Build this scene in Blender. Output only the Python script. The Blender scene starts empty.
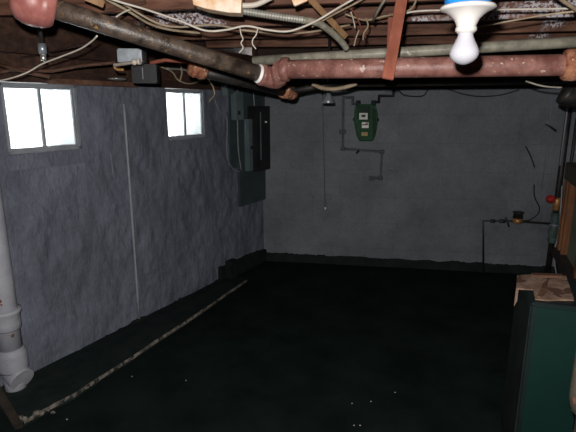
import bpy, bmesh, math, random
from mathutils import Vector, Matrix, noise
R = math.radians
rnd = random.Random(7)
scene = bpy.context.scene
col = scene.collection
Z = Vector((0, 0, 1))

# ------------------------------------------------------------------ camera
F, CX, CY = 476.0, 288.0, 216.0
HC, PITCH, YAW = 1.63, R(13.2), R(9.0)
CAM = Vector((0, 0, HC))
fwdH = Vector((-math.sin(YAW), math.cos(YAW), 0))
right = Vector((math.cos(YAW), math.sin(YAW), 0))
fwd = (fwdH * math.cos(PITCH) - Z * math.sin(PITCH)).normalized()
up = right.cross(fwd).normalized()
cd = bpy.data.cameras.new('camera')
cam = bpy.data.objects.new('camera', cd); col.objects.link(cam)
cd.sensor_width = 36; cd.lens = F / 576 * 36; cd.clip_start = 0.02
cam.matrix_world = Matrix.Translation(CAM) @ Matrix((right, up, -fwd)).transposed().to_4x4()
scene.camera = cam

def ray(px, py):
    return fwd * F + right * (px - CX) - up * (py - CY)
def at(px, py, D):                      # the point seen there, D metres ahead measured level
    d = ray(px, py); return CAM + d * (D / d.dot(fwdH))
def onz(px, py, z=0.0):
    d = ray(px, py); return CAM + d * ((z - HC) / d.z)
def onp(px, py, p, n, off=0.0):         # on a plane, lifted towards the room by off
    d = ray(px, py); return CAM + d * ((p - CAM).dot(n) / d.dot(n)) + n * off

# ------------------------------------------------------------------ materials
def new_mat(name):
    m = bpy.data.materials.new(name); m.use_nodes = True
    nt = m.node_tree; nt.nodes.clear()
    out = nt.nodes.new('ShaderNodeOutputMaterial'); b = nt.nodes.new('ShaderNodeBsdfPrincipled')
    nt.links.new(b.outputs[0], out.inputs[0])
    return m, nt, b, out
def c4(c): return (c[0], c[1], c[2], 1)
def srgb(r, g, b):
    f = lambda v: (v/255/12.92 if v <= 10 else ((v/255+0.055)/1.055)**2.4)
    return (f(r), f(g), f(b))
def coords(nt, scale=(1, 1, 1), gen=False):
    tc = nt.nodes.new('ShaderNodeTexCoord'); mp = nt.nodes.new('ShaderNodeMapping')
    mp.inputs['Scale'].default_value = scale
    nt.links.new(tc.outputs['Object'], mp.inputs[0]); return mp.outputs[0]
def nz(nt, vec, scale, detail=4, rough=0.6):
    n = nt.nodes.new('ShaderNodeTexNoise'); n.inputs['Scale'].default_value = scale
    n.inputs['Detail'].default_value = detail; n.inputs['Roughness'].default_value = rough
    nt.links.new(vec, n.inputs['Vector']); return n.outputs['Fac']
def ramp(nt, fac, stops):
    r = nt.nodes.new('ShaderNodeValToRGB'); e = r.color_ramp.elements
    while len(e) > 1: e.remove(e[-1])
    e[0].position = stops[0][0]; e[0].color = c4(stops[0][1])
    for p, c in stops[1:]:
        k = e.new(p); k.color = c4(c)
    nt.links.new(fac, r.inputs[0]); return r.outputs[0]
def mixc(nt, fac, a, b, kind='MIX'):
    m = nt.nodes.new('ShaderNodeMix'); m.data_type = 'RGBA'; m.blend_type = kind
    for s, v in ((m.inputs[0], fac), (m.inputs[6], a), (m.inputs[7], b)):
        if hasattr(v, 'links'): nt.links.new(v, s)
        else: s.default_value = v if isinstance(v, float) else c4(v)
    return m.outputs[2]
def bump(nt, b, h, strength=0.5, dist=0.01, prev=None):
    n = nt.nodes.new('ShaderNodeBump'); n.inputs['Strength'].default_value = strength
    n.inputs['Distance'].default_value = dist
    nt.links.new(h, n.inputs['Height'])
    if prev is not None: nt.links.new(prev, n.inputs['Normal'])
    nt.links.new(n.outputs[0], b.inputs['Normal']); return n.outputs[0]

def mottled(name, c1, c2, scale=8, rough=0.6, metal=0.0, bs=0.3, bd=0.004, spots=None, spot_scale=30, spot_at=0.66, spec=0.4, stretch=(1, 1, 1)):
    m, nt, b, out = new_mat(name)
    v = coords(nt, stretch)
    colr = ramp(nt, nz(nt, v, scale), [(0.35, c1), (0.65, c2)])
    if spots:
        f = nt.nodes.new('ShaderNodeMath'); f.operation = 'GREATER_THAN'; f.inputs[1].default_value = spot_at
        nt.links.new(nz(nt, v, spot_scale, 3), f.inputs[0])
        colr = mixc(nt, f.outputs[0], colr, spots)
    nt.links.new(colr, b.inputs['Base Color'])
    b.inputs['Roughness'].default_value = rough; b.inputs['Metallic'].default_value = metal
    b.inputs['Specular IOR Level'].default_value = spec
    if bs: bump(nt, b, nz(nt, v, scale * 5, 5), bs, bd)
    return m

def wall_mat(name, base, rough_bump, blocks=False, vert=False):
    m, nt, b, out = new_mat(name)
    v = coords(nt)
    a = tuple(x * 0.70 for x in base); d = tuple(x * 1.22 for x in base)
    cc = ramp(nt, nz(nt, v, 2.2, 6, 0.65), [(0.3, a), (0.7, d)])
    fine = ramp(nt, nz(nt, v, 40, 4), [(0.3, (0.82,)*3), (0.7, (1.0,)*3)])
    cc = mixc(nt, 1.0, cc, fine, 'MULTIPLY')
    if blocks:
        tc = nt.nodes.new('ShaderNodeTexCoord'); mp = nt.nodes.new('ShaderNodeMapping')
        mp.inputs['Rotation'].default_value = (R(90), 0, 0)
        nt.links.new(tc.outputs['Object'], mp.inputs[0])
        wob = nt.nodes.new('ShaderNodeTexNoise'); wob.inputs['Scale'].default_value = 3
        nt.links.new(mp.outputs[0], wob.inputs['Vector'])
        ad = nt.nodes.new('ShaderNodeVectorMath'); ad.operation = 'MULTIPLY_ADD'
        nt.links.new(wob.outputs['Color'], ad.inputs[0]); ad.inputs[1].default_value = (0.03,)*3
        nt.links.new(mp.outputs[0], ad.inputs[2])
        br = nt.nodes.new('ShaderNodeTexBrick'); nt.links.new(ad.outputs[0], br.inputs[0])
        br.inputs['Scale'].default_value = 1.0; br.inputs['Brick Width'].default_value = 0.55
        br.inputs['Row Height'].default_value = 0.27; br.inputs['Mortar Size'].default_value = 0.006
        br.inputs['Mortar Smooth'].default_value = 0.4
        br.inputs['Color1'].default_value = (1, 1, 1, 1); br.inputs['Color2'].default_value = (0.96, 0.96, 0.96, 1)
        br.inputs['Mortar'].default_value = (0.88, 0.88, 0.88, 1)
        cc = mixc(nt, 1.0, cc, br.outputs['Color'], 'MULTIPLY')
    nt.links.new(cc, b.inputs['Base Color'])
    b.inputs['Roughness'].default_value = 0.75; b.inputs['Specular IOR Level'].default_value = 0.25
    vv = coords(nt, (1, 1, 0.45) if vert else (1, 1, 1))
    p = bump(nt, b, nz(nt, vv, 12, 6, 0.6), rough_bump, 0.022)
    bump(nt, b, nz(nt, vv, 60, 3, 0.5), rough_bump * 0.4, 0.003, p)
    return m

M = {}
M['wall_left'] = wall_mat('left_wall_paint', srgb(114, 118, 131), 1.0, vert=True)
M['wall_back'] = wall_mat('back_wall_paint', srgb(122, 126, 132), 0.6, blocks=True)
M['wall_dim'] = wall_mat('plain_wall_paint', srgb(120, 124, 134), 0.4)
M['reveal'] = mottled('pale_window_reveal', srgb(205, 210, 205), srgb(228, 232, 226), 6, 0.7)
M['frame_paint'] = mottled('grey_window_frame_paint', srgb(120, 124, 130), srgb(146, 150, 154), 6, 0.7)
M['floor'] = mottled('dark_green_floor_paint', (0.0048, 0.0092, 0.0080), (0.0105, 0.0170, 0.0150), 3, 0.75, bs=0.25, spec=0.06, spots=(0.045, 0.055, 0.05), spot_scale=38, spot_at=0.80)
M['base'] = mottled('dark_green_base_paint', (0.010, 0.016, 0.015), (0.017, 0.024, 0.022), 9, 0.75, bs=0.5, spec=0.1)
M['chipped'] = mottled('chipped_concrete', srgb(138, 131, 120), srgb(62, 56, 52), 18, 0.9, spots=(0.02, 0.025, 0.022), spot_scale=26, spot_at=0.56)
def wood(name, c1, c2, patches=None, thr=0.62, axis=0, gscale=1.0):
    m, nt, b, out = new_mat(name)
    s = [14, 14, 14]; s[axis] = 1.2
    v = coords(nt, tuple(x * gscale for x in s))
    g = ramp(nt, nz(nt, v, 2.0, 6, 0.7), [(0.3, c1), (0.7, c2)])
    v2 = coords(nt)
    stain = ramp(nt, nz(nt, v2, 3.0, 3), [(0.35, (0.55, 0.5, 0.48)), (0.65, (1, 1, 1))])
    g = mixc(nt, 1.0, g, stain, 'MULTIPLY')
    if patches:
        big = ramp(nt, nz(nt, coords(nt, (0.9, 2, 2)), 2.1, 2), [(thr - 0.03, (0, 0, 0)), (thr + 0.03, (1, 1, 1))])
        sm = ramp(nt, nz(nt, v2, 60, 3), [(0.47, (0, 0, 0)), (0.53, (1, 1, 1))])
        k = mixc(nt, 1.0, big, sm, 'MULTIPLY')
        g = mixc(nt, k, g, patches)
    nt.links.new(g, b.inputs['Base Color']); b.inputs['Roughness'].default_value = 0.7
    b.inputs['Specular IOR Level'].default_value = 0.3
    bump(nt, b, nz(nt, v, 3.0, 6, 0.7), 0.35, 0.004)
    return m
M['joist'] = wood('old_joist_wood', srgb(70, 42, 33), srgb(166, 120, 98), srgb(205, 198, 205), 0.72)
M['joist_white'] = wood('whitewashed_joist_wood', srgb(74, 46, 38), srgb(164, 120, 100), srgb(214, 208, 216), 0.54)
M['subfloor'] = wood('subfloor_boards', srgb(60, 42, 36), srgb(120, 96, 84), axis=1)
M['darkwood'] = wood('dark_sill_wood', srgb(40, 28, 24), srgb(84, 60, 50))
M['sillwood'] = wood('brown_sill_wood', srgb(86, 60, 48), srgb(128, 94, 76))
M['olive'] = mottled('olive_brown_board', srgb(62, 58, 44), srgb(86, 80, 60), 10, 0.8)
M['grimewood'] = mottled('grimy_board', srgb(36, 31, 26), srgb(56, 47, 38), 12, 0.85)
M['fascia'] = wood('dark_stacked_sill_wood', srgb(44, 30, 25), srgb(98, 70, 58))
M['dimwood'] = wood('dim_brown_wood', srgb(34, 25, 20), srgb(58, 44, 34), axis=2)
M['lightwood'] = wood('pale_lath_wood', srgb(150, 112, 76), srgb(196, 158, 116), axis=2)
M['orangewood'] = wood('orange_stud_wood', srgb(98, 62, 38), srgb(146, 98, 62), axis=2)
M['redwood'] = wood('red_painted_board', srgb(150, 84, 66), srgb(176, 108, 86), axis=2)
M['cardboard'] = mottled('torn_cardboard', srgb(108, 84, 70), srgb(150, 124, 106), 16, 0.85, bs=0.3, spots=srgb(84, 58, 46), spot_scale=9, spot_at=0.56)
M['bright_ply'] = mottled('bright_plywood', srgb(222, 168, 110), srgb(244, 226, 206), 14, 0.6, bs=0.2)
M['redpipe'] = mottled('red_painted_iron', srgb(110, 70, 63), srgb(152, 108, 98), 18, 0.45, bs=0.5, spots=srgb(186, 162, 148), spot_scale=34, spot_at=0.64)
M['greypipe'] = mottled('pale_green_grey_pipe', srgb(128, 124, 110), srgb(168, 162, 146), 22, 0.42, bs=0.3, spots=srgb(198, 192, 178), spot_scale=30, spot_at=0.68)
M['irondark'] = mottled('grimy_dark_iron', srgb(42, 33, 27), srgb(94, 80, 70), 20, 0.40, bs=0.6, spots=srgb(150, 112, 62), spot_scale=60, spot_at=0.66, spec=0.7)
M['ironblack'] = mottled('black_iron', srgb(28, 27, 27), srgb(52, 49, 46), 12, 0.45, bs=0.4)
M['rust'] = mottled('rusty_fitting', srgb(110, 52, 30), srgb(182, 128, 98), 22, 0.8, bs=0.8, spots=srgb(214, 190, 172), spot_scale=30, spot_at=0.62)
M['rustspot'] = mottled('orange_rust', srgb(96, 50, 26), srgb(134, 78, 42), 60, 0.9)
M['whiteseal'] = mottled('white_joint_compound', srgb(222, 212, 204), srgb(248, 244, 240), 20, 0.7, bs=0.6)
M['capred'] = mottled('pink_red_cap_paint', srgb(138, 82, 76), srgb(172, 112, 104), 12, 0.4, bs=0.25)
M['whitepipe'] = mottled('whitish_soil_pipe_paint', srgb(146, 147, 156), srgb(172, 173, 180), 5, 0.6, bs=0.5, spots=srgb(120, 96, 84), spot_scale=15, spot_at=0.70)
M['steel'] = mottled('galvanised_steel', srgb(110, 116, 124), srgb(160, 166, 172), 10, 0.35, metal=0.5, bs=0.15)
M['nickel'] = mottled('bright_metal', srgb(190, 190, 188), srgb(220, 220, 216), 10, 0.25, metal=0.8, bs=0.1)
M['cable_w'] = mottled('pale_cable_sheath', srgb(196, 184, 168), srgb(222, 214, 202), 12, 0.5, bs=0.1)
M['cable_b'] = mottled('beige_cable_sheath', srgb(142, 122, 98), srgb(184, 166, 140), 12, 0.55, bs=0.1)
M['cable_k'] = mottled('black_cable_sheath', srgb(24, 24, 25), srgb(38, 37, 37), 12, 0.6, bs=0.1)
M['cable_wall'] = mottled('painted_over_cable', srgb(112, 116, 124), srgb(136, 140, 148), 12, 0.6, bs=0.1)
M['conduit_pale'] = mottled('pale_painted_conduit', srgb(138, 139, 148), srgb(158, 159, 167), 12, 0.5, bs=0.1)
M['armour'] = mottled('armoured_cable_metal', srgb(150, 148, 138), srgb(184, 180, 170), 12, 0.4, metal=0.3, bs=0.1)
M['board'] = mottled('dark_teal_board_paint', srgb(50, 62, 65), srgb(62, 74, 77), 5, 0.7, bs=0.3)
M['boxgrey'] = mottled('teal_grey_box_paint', srgb(84, 98, 101), srgb(100, 113, 116), 6, 0.55, bs=0.15)
M['boxblack'] = mottled('near_black_box_paint', srgb(24, 24, 27), srgb(32, 32, 35), 6, 0.45, bs=0.15)
M['gasgrey'] = mottled('dark_grey_gas_pipe', srgb(74, 80, 84), srgb(92, 98, 102), 12, 0.7, bs=0.2)
M['metergreen'] = mottled('meter_green_enamel', srgb(26, 66, 40), srgb(36, 80, 50), 7, 0.75, bs=0.15)
M['meterdark'] = mottled('meter_dark_enamel', srgb(20, 38, 28), srgb(28, 48, 36), 7, 0.75, bs=0.15)
M['dial'] = mottled('dial_plate', srgb(168, 172, 160), srgb(190, 194, 182), 20, 0.4, bs=0)
M['ink'] = mottled('dark_marking', (0.01, 0.01, 0.01), (0.02, 0.02, 0.02), 4, 0.6, bs=0)
M['whitelabel'] = mottled('white_label', srgb(236, 232, 226), srgb(246, 244, 240), 9, 0.6, bs=0)
M['redlabel'] = mottled('red_marking', srgb(170, 40, 40), srgb(190, 60, 56), 9, 0.6, bs=0)
M['tan'] = mottled('brass_tan_plate', srgb(150, 122, 66), srgb(176, 146, 84), 9, 0.5, bs=0.1)
M['brass'] = mottled('aged_brass', srgb(150, 104, 60), srgb(196, 150, 96), 16, 0.4, metal=0.4, bs=0.3)
M['redvalve'] = mottled('red_valve_enamel', srgb(140, 26, 28), srgb(170, 44, 40), 12, 0.4, bs=0.3)
M['greenpatina'] = mottled('green_patina', srgb(52, 72, 70), srgb(92, 112, 106), 18, 0.6, bs=0.3)
M['porcelain'] = mottled('white_porcelain', srgb(182, 178, 174), srgb(192, 188, 184), 4, 0.25, bs=0, spec=0.5)
M['bluebox'] = mottled('blue_plastic', srgb(24, 116, 190), srgb(30, 124, 198), 4, 0.4, bs=0)
M['cabinet'] = mottled('deep_green_enamel', srgb(5, 36, 31), srgb(8, 42, 36), 3, 0.5, bs=0.1)
M['cabinetdark'] = mottled('dark_cabinet_trim', srgb(12, 24, 25), srgb(20, 34, 35), 5, 0.5, bs=0.1)
M['greenpanel'] = mottled('grey_green_panel', srgb(96, 108, 88), srgb(124, 134, 110), 5, 0.6, bs=0.2)
M['sack'] = mottled('beige_sack_cloth', srgb(66, 61, 50), srgb(86, 80, 66), 9, 0.9, bs=0.6, spots=srgb(122, 78, 66), spot_scale=6, spot_at=0.62)
m, nt, b, out = new_mat('frosted_bulb_glass')
b.inputs['Base Color'].default_value = c4(srgb(166, 165, 172)); b.inputs['Roughness'].default_value = 0.28
b.inputs['Subsurface Weight'].default_value = 0.1; b.inputs['Subsurface Radius'].default_value = (0.02, 0.02, 0.025)
M['bulb'] = m
m, nt, b, out = new_mat('dusty_window_glass')
v = coords(nt, (1, 1, 0.3))
tr = nt.nodes.new('ShaderNodeBsdfTransparent'); tl = nt.nodes.new('ShaderNodeBsdfTranslucent')
tl.inputs[0].default_value = (0.9, 0.93, 0.9, 1)
gl = nt.nodes.new('ShaderNodeBsdfGlossy'); gl.inputs['Roughness'].default_value = 0.1
mx = nt.nodes.new('ShaderNodeMixShader'); mx2 = nt.nodes.new('ShaderNodeMixShader')
rr = ramp(nt, nz(nt, v, 9, 4), [(0.3, (0.25,)*3), (0.7, (0.6,)*3)])
nt.links.new(rr, mx.inputs[0]); nt.links.new(tr.outputs[0], mx.inputs[1]); nt.links.new(tl.outputs[0], mx.inputs[2])
mx2.inputs[0].default_value = 0.04
nt.links.new(mx.outputs[0], mx2.inputs[1]); nt.links.new(gl.outputs[0], mx2.inputs[2])
nt.links.new(mx2.outputs[0], out.inputs[0]); nt.nodes.remove(b)
M['glass'] = m

# ------------------------------------------------------------------ mesh tools
class MB:
    def __init__(self): self.bm = bmesh.new()
    def box(self, c, size, rot=None, bev=0.0):
        """box centred at c; rot = 3x3 matrix of axes"""
        t = bmesh.new(); bmesh.ops.create_cube(t, size=1)
        for vv in t.verts: vv.co = Vector((vv.co.x*size[0], vv.co.y*size[1], vv.co.z*size[2]))
        if bev: bmesh.ops.bevel(t, geom=t.edges[:], offset=bev, segments=2, affect='EDGES')
        for vv in t.verts:
            if rot is not None: vv.co = rot @ vv.co
            vv.co += Vector(c)
        self.merge(t); return self
    def merge(self, t):
        mp = {}
        for vv in t.verts: mp[vv] = self.bm.verts.new(vv.co)
        for f in t.faces:
            try: nf = self.bm.faces.new([mp[x] for x in f.verts]); nf.smooth = f.smooth
            except ValueError: pass
        t.free()
    def ring(self, c, n, r, seg, ref=None, k=None):
        n = n.normalized()
        a = ref if ref is not None else (n.cross(Z) if abs(n.z) < 0.9 else n.cross(Vector((1, 0, 0)))).normalized()
        b2 = n.cross(a)
        return [self.bm.verts.new(c + (a*math.cos(2*math.pi*i/seg) + b2*math.sin(2*math.pi*i/seg))*r) for i in range(seg)]
    def bridge(self, r1, r2, smooth=True):
        n = len(r1)
        for i in range(n):
            f = self.bm.faces.new((r1[i], r1[(i+1) % n], r2[(i+1) % n], r2[i])); f.smooth = smooth
    def tube(self, pts, r, seg=12, caps=True, curve=0):
        pts = [Vector(p) for p in pts]
        if curve:
            q = []
            P_ = [pts[0]*2 - pts[1]] + pts + [pts[-1]*2 - pts[-2]]
            for i in range(1, len(P_)-2):
                for j in range(curve):
                    t = j/curve; p0, p1, p2, p3 = P_[i-1:i+3]
                    q.append(0.5*((2*p1) + (p2-p0)*t + (2*p0-5*p1+4*p2-p3)*t*t + (3*p1-p0-3*p2+p3)*t**3))
            q.append(pts[-1]); pts = q
        rs = r if isinstance(r, (list, tuple)) else [r]*len(pts)
        ref = None; prev = None
        for i, p in enumerate(pts):
            if i == 0: d = pts[1]-pts[0]
            elif i == len(pts)-1: d = pts[-1]-pts[-2]
            else: d = (pts[i]-pts[i-1]).normalized() + (pts[i+1]-pts[i]).normalized()
            if d.length < 1e-9: d = pts[i]-pts[i-1]
            d.normalize()
            if ref is None: ref = (d.cross(Z) if abs(d.z) < 0.9 else d.cross(Vector((1, 0, 0)))).normalized()
            else:
                ref = ref - d*ref.dot(d)
                ref.normalize()
            rg = self.ring(p, d, rs[min(i, len(rs)-1)], seg, ref)
            if prev: self.bridge(prev, rg)
            elif caps: self.bm.faces.new(rg[::-1])
            prev = rg
        if caps: self.bm.faces.new(prev)
        return self
    def lathe(self, o, axis, prof, seg=24):
        """prof: list of (distance along axis, radius)"""
        axis = Vector(axis).normalized(); prev = None
        ref = (axis.cross(Z) if abs(axis.z) < 0.9 else axis.cross(Vector((1, 0, 0)))).normalized()
        for h, r in prof:
            rg = self.ring(Vector(o) + axis*h, axis, max(r, 1e-4), seg, ref)
            if prev: self.bridge(prev, rg)
            else: self.bm.faces.new(rg[::-1])
            prev = rg
        self.bm.faces.new(prev); return self
    def prism(self, poly, d):
        """poly: 3D points; extruded by vector d"""
        a = [self.bm.verts.new(Vector(p)) for p in poly]; b2 = [self.bm.verts.new(Vector(p)+Vector(d)) for p in poly]
        n = len(a); self.bm.faces.new(a[::-1]); self.bm.faces.new(b2)
        for i in range(n): self.bm.faces.new((a[i], a[(i+1) % n], b2[(i+1) % n], b2[i]))
        return self
    def grid(self, fn, nu, nv):
        g = [[self.bm.verts.new(fn(i/nu, j/nv)) for j in range(nv+1)] for i in range(nu+1)]
        for i in range(nu):
            for j in range(nv):
                f = self.bm.faces.new((g[i][j], g[i+1][j], g[i+1][j+1], g[i][j+1])); f.smooth = True
        return self
    def build(self, name, mat, parent=None, origin=None, bev=0.0):
        bmesh.ops.recalc_face_normals(self.bm, faces=self.bm.faces[:])
        o0 = Vector((0, 0, 0))
        if origin is not None: o0 = Vector(origin)
        elif parent is not None: o0 = Vector(parent['_o']) if '_o' in parent else Vector((0, 0, 0))
        else:
            vs = [v.co for v in self.bm.verts]
            o0 = Vector(((min(v.x for v in vs)+max(v.x for v in vs))/2, (min(v.y for v in vs)+max(v.y for v in vs))/2, min(v.z for v in vs)))
        for v in self.bm.verts: v.co -= o0
        me = bpy.data.meshes.new(name); self.bm.to_mesh(me); self.bm.free()
        me.materials.append(M[mat])
        o = bpy.data.objects.new(name, me); col.objects.link(o)
        if parent is None: o.location = o0; ORG[o] = o0
        else: o.parent = parent; ORG[o] = o0
        if bev:
            md = o.modifiers.new('bevel', 'BEVEL'); md.width = bev; md.segments = 2; md.limit_method = 'ANGLE'
        return o
ORG = {}
def part(mb, name, mat, parent, bev=0.0, label=None):
    o = mb.build(name, mat, parent, origin=ORG[parent], bev=bev)
    if label: o['label'] = label
    return o
def thing(name, loc):
    o = bpy.data.objects.new(name, None); col.objects.link(o); o.location = loc; ORG[o] = Vector(loc); o.empty_display_size = 0.1
    return o
def tag(o, label, cat, group=None):
    o['label'] = label; o['category'] = cat
    if group: o['group'] = group
    return o
def structure(o, label=None):
    o['kind'] = 'structure'
    if label: o['label'] = label
    return o

# ------------------------------------------------------------------ the room
JB = HC + 0.47                      # underside of the joists
JH = 0.20
C0 = onz(264, 260); C0.z = 0        # far left corner on the floor
nB = Vector((0, -1, 0)); YB = C0.y
Lp = onz(34, 377); dL = (Lp - C0); dL.z = 0; dL.normalize()      # along the left wall towards us
nL = Vector((-dL.y, dL.x, 0)); nL = nL if (CAM-C0).dot(nL) > 0 else -nL
rotL = Matrix((dL, nL, Z)).transposed()
XR = at(600, 200, 1).x / at(600, 200, 1).y * YB
WT = onp(430, 89, C0, nB).z         # top of the painted back wall
WTL = onp(120, 86, C0, nL).z
print('corner', C0, 'dL', dL, 'XR', XR, 'WT', WT, WTL, 'JB', JB)
YF = -1.6                            # wall behind us
LEN = (YF - C0.y) / dL.y             # length of left wall
END = C0 + dL*LEN
XRF = XR + 0.3

# floor
fl = MB(); fl.grid(lambda u, v: Vector((END.x-0.3 + u*(XRF+0.6-END.x), YF-0.1 + v*(YB+0.3-YF), 0.0 + 0.006*noise.noise(Vector((u*14, v*14, 3))))), 60, 60)
for v in list(fl.bm.verts): pass
o = fl.build('floor', 'floor'); structure(o)
o = MB().prism([C0 + Vector((-0.15, 0, -0.1)), Vector((XR+0.2, YB, -0.1)), Vector((XR+0.2, YB+0.2, -0.1)), C0 + Vector((-0.15, 0.2, -0.1))], (0, 0, WT+0.1)).build('wall_back', 'wall_back'); structure(o)
# right and rear walls
RB = Vector((XR, YB, 0)); RF = Vector((XRF, YF, 0))
o = MB().prism([RB, RF, RF+Vector((0.2, 0, 0)), RB+Vector((0.2, 0, 0))], (0, 0, JB+JH)).build('wall_right', 'wall_dim'); structure(o)
o = MB().box(((END.x+XRF)/2, YF-0.1, (JB+JH)/2), (XRF-END.x+0.4, 0.2, JB+JH)).build('wall_front', 'wall_dim'); structure(o)

# left wall with two recessed windows, one surface with lumpy plaster
def lw(s, z, off=0.0): return C0 + dL*s + Z*z + nL*off
def sz(px, py):
    p = onp(px, py, C0, nL); return (p-C0).dot(dL), p.z
w1a, z1b = sz(9.5, 158); w1b, _ = sz(83, 150.5)
w2a, z2b = sz(168, 138.5); w2b, _ = sz(206.5, 134.5)
W1 = (min(w1a, w1b), max(w1a, w1b)); W2 = (min(w2a, w2b), max(w2a, w2b))
ZB = (z1b+z2b)/2; ZT = WTL - 0.005
print('windows', W1, W2, ZB, ZT)
HT = WTL
mb = MB()
def wall_piece(s0, s1, z0, z1):
    nu = max(1, int((s1-s0)/0.018)); nv = max(1, int((z1-z0)/0.018))
    def fn(u, v):
        s = s0+(s1-s0)*u; z = z0+(z1-z0)*v
        q = Vector((s*5.0, z*3.4, 0))
        edge = min(1.0, min((abs(s-e) for e in (W1[0], W1[1], W2[0], W2[1], 0.0)), default=1)/0.08)
        d = 0.020*noise.noise(q) + 0.010*noise.noise(q*2.3) + 0.007*noise.noise(q*5.1) + 0.0055*noise.noise(q*11.3)
        return lw(s, z, d*edge)
    mb.grid(fn, nu, nv)
segs = [(0, W2[0]), (W2[1], W1[0]), (W1[1], LEN)]
for a, b_ in segs: wall_piece(a, b_, 0, HT)
for w in (W1, W2): wall_piece(w[0], w[1], 0, ZB)
bmesh.ops.remove_doubles(mb.bm, verts=mb.bm.verts[:], dist=0.0008)
# back of the wall
for a, b_ in segs: mb.box(C0 + dL*(a+b_)/2 - nL*0.20 + Z*HT/2, (b_-a, 0.28, HT), rotL)
for w in (W1, W2): mb.box(C0 + dL*(w[0]+w[1])/2 - nL*0.20 + Z*ZB/2, (w[1]-w[0], 0.28, ZB), rotL)
o = mb.build('wall_left', 'wall_left'); structure(o)

# windows: pale lining, sloped sill, wooden frame with a middle bar, two panes
for i, w in enumerate((W1, W2)):
    t = thing('window_%d' % (i+1), C0 + dL*(w[0]+w[1])/2 - nL*0.15 + Z*ZB); structure(t)
    dep = 0.045; wd = w[1]-w[0]; wm = (w[0]+w[1])/2; hh = JB-0.02-ZB
    top = ZT
    lin = MB()
    for s in (w[0]+0.008, w[1]-0.008): lin.box(lw(s, (ZB+top)/2, -dep/2-0.01), (0.016, dep, top-ZB), rotL)
    lin.box(lw(wm, ZB+0.008, -dep/2-0.01), (wd, dep, 0.016), rotL)
    lin.box(lw(wm, top-0.008, -dep/2-0.01), (wd, dep, 0.016), rotL)
    part(lin, 'window_lining', 'frame_paint', t)
    fr = MB(); fo = -dep+0.012
    for s in (w[0]+0.022, w[1]-0.022): fr.box(lw(s, (ZB+top)/2, fo), (0.014, 0.025, top-ZB-0.034), rotL)
    for z in (ZB+0.022, top-0.022): fr.box(lw(wm, z, fo), (wd-0.034, 0.026, 0.014), rotL)
    fr.box(lw(wm, (ZB+top)/2, fo), (0.016, 0.022, top-ZB-0.05), rotL)
    part(fr, 'window_frame', 'frame_paint', t)
    for s in ((w[0]+wm)/2+0.008, (w[1]+wm)/2-0.008):
        g = MB().box(lw(s, (ZB+top)/2, fo), (wd/2-0.036, 0.004, top-ZB-0.056), rotL)
        part(g, 'window_pane', 'glass', t)
    # a shallow raised plaster apron under the opening
    ap = MB().box(lw(wm, ZB-0.045, 0.012), (wd+0.05, 0.02, 0.085), rotL, 0.006)
    o = ap.build('trim_%d' % (i+1), 'wall_left'); structure(o, 'thin plastered sill apron under the window')

# dark painted skirting: ragged top edge
def skirting(name, a, b_, n, h0, h1, amp, th=0.012, lo=-0.02):
    mb = MB(); L = (b_-a).length; N = int(L/0.02); d = (b_-a).normalized()
    prev = None
    for k in range(N+1):
        p = a + d*(L*k/N); h = h0+(h1-h0)*k/N + amp*noise.noise(Vector((k*0.16, 1.7, h0*9))) + amp*0.6*noise.noise(Vector((k*0.7, 5, 2)))
        q = [p + Z*lo - n*0.03, p + n*(th+0.006) + Z*lo, p + n*th + Z*(h-0.008), p + n*(th-0.006) + Z*h, p - n*0.03 + Z*h]
        r = [mb.bm.verts.new(x) for x in q]
        if prev: 
            for i in range(5): mb.bm.faces.new((prev[i], prev[(i+1) % 5], r[(i+1) % 5], r[i]))
        else: mb.bm.faces.new(r)
        prev = r
    mb.bm.faces.new(prev[::-1])
    o = mb.build(name, 'base'); structure(o); return o
skirting('baseboard_back', C0.copy(), Vector((XR, YB, 0)), nB, 0.085, 0.085, 0.016, 0.025)
s_st = sz(219, 284)[0]
skirting('baseboard_left_far', C0.copy(), C0+dL*s_st, nL, 0.13, 0.16, 0.015, 0.034)
skirting('baseboard_left', C0+dL*s_st, C0+dL*LEN, nL, 0.03, 0.03, 0.03, 0.03)

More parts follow.
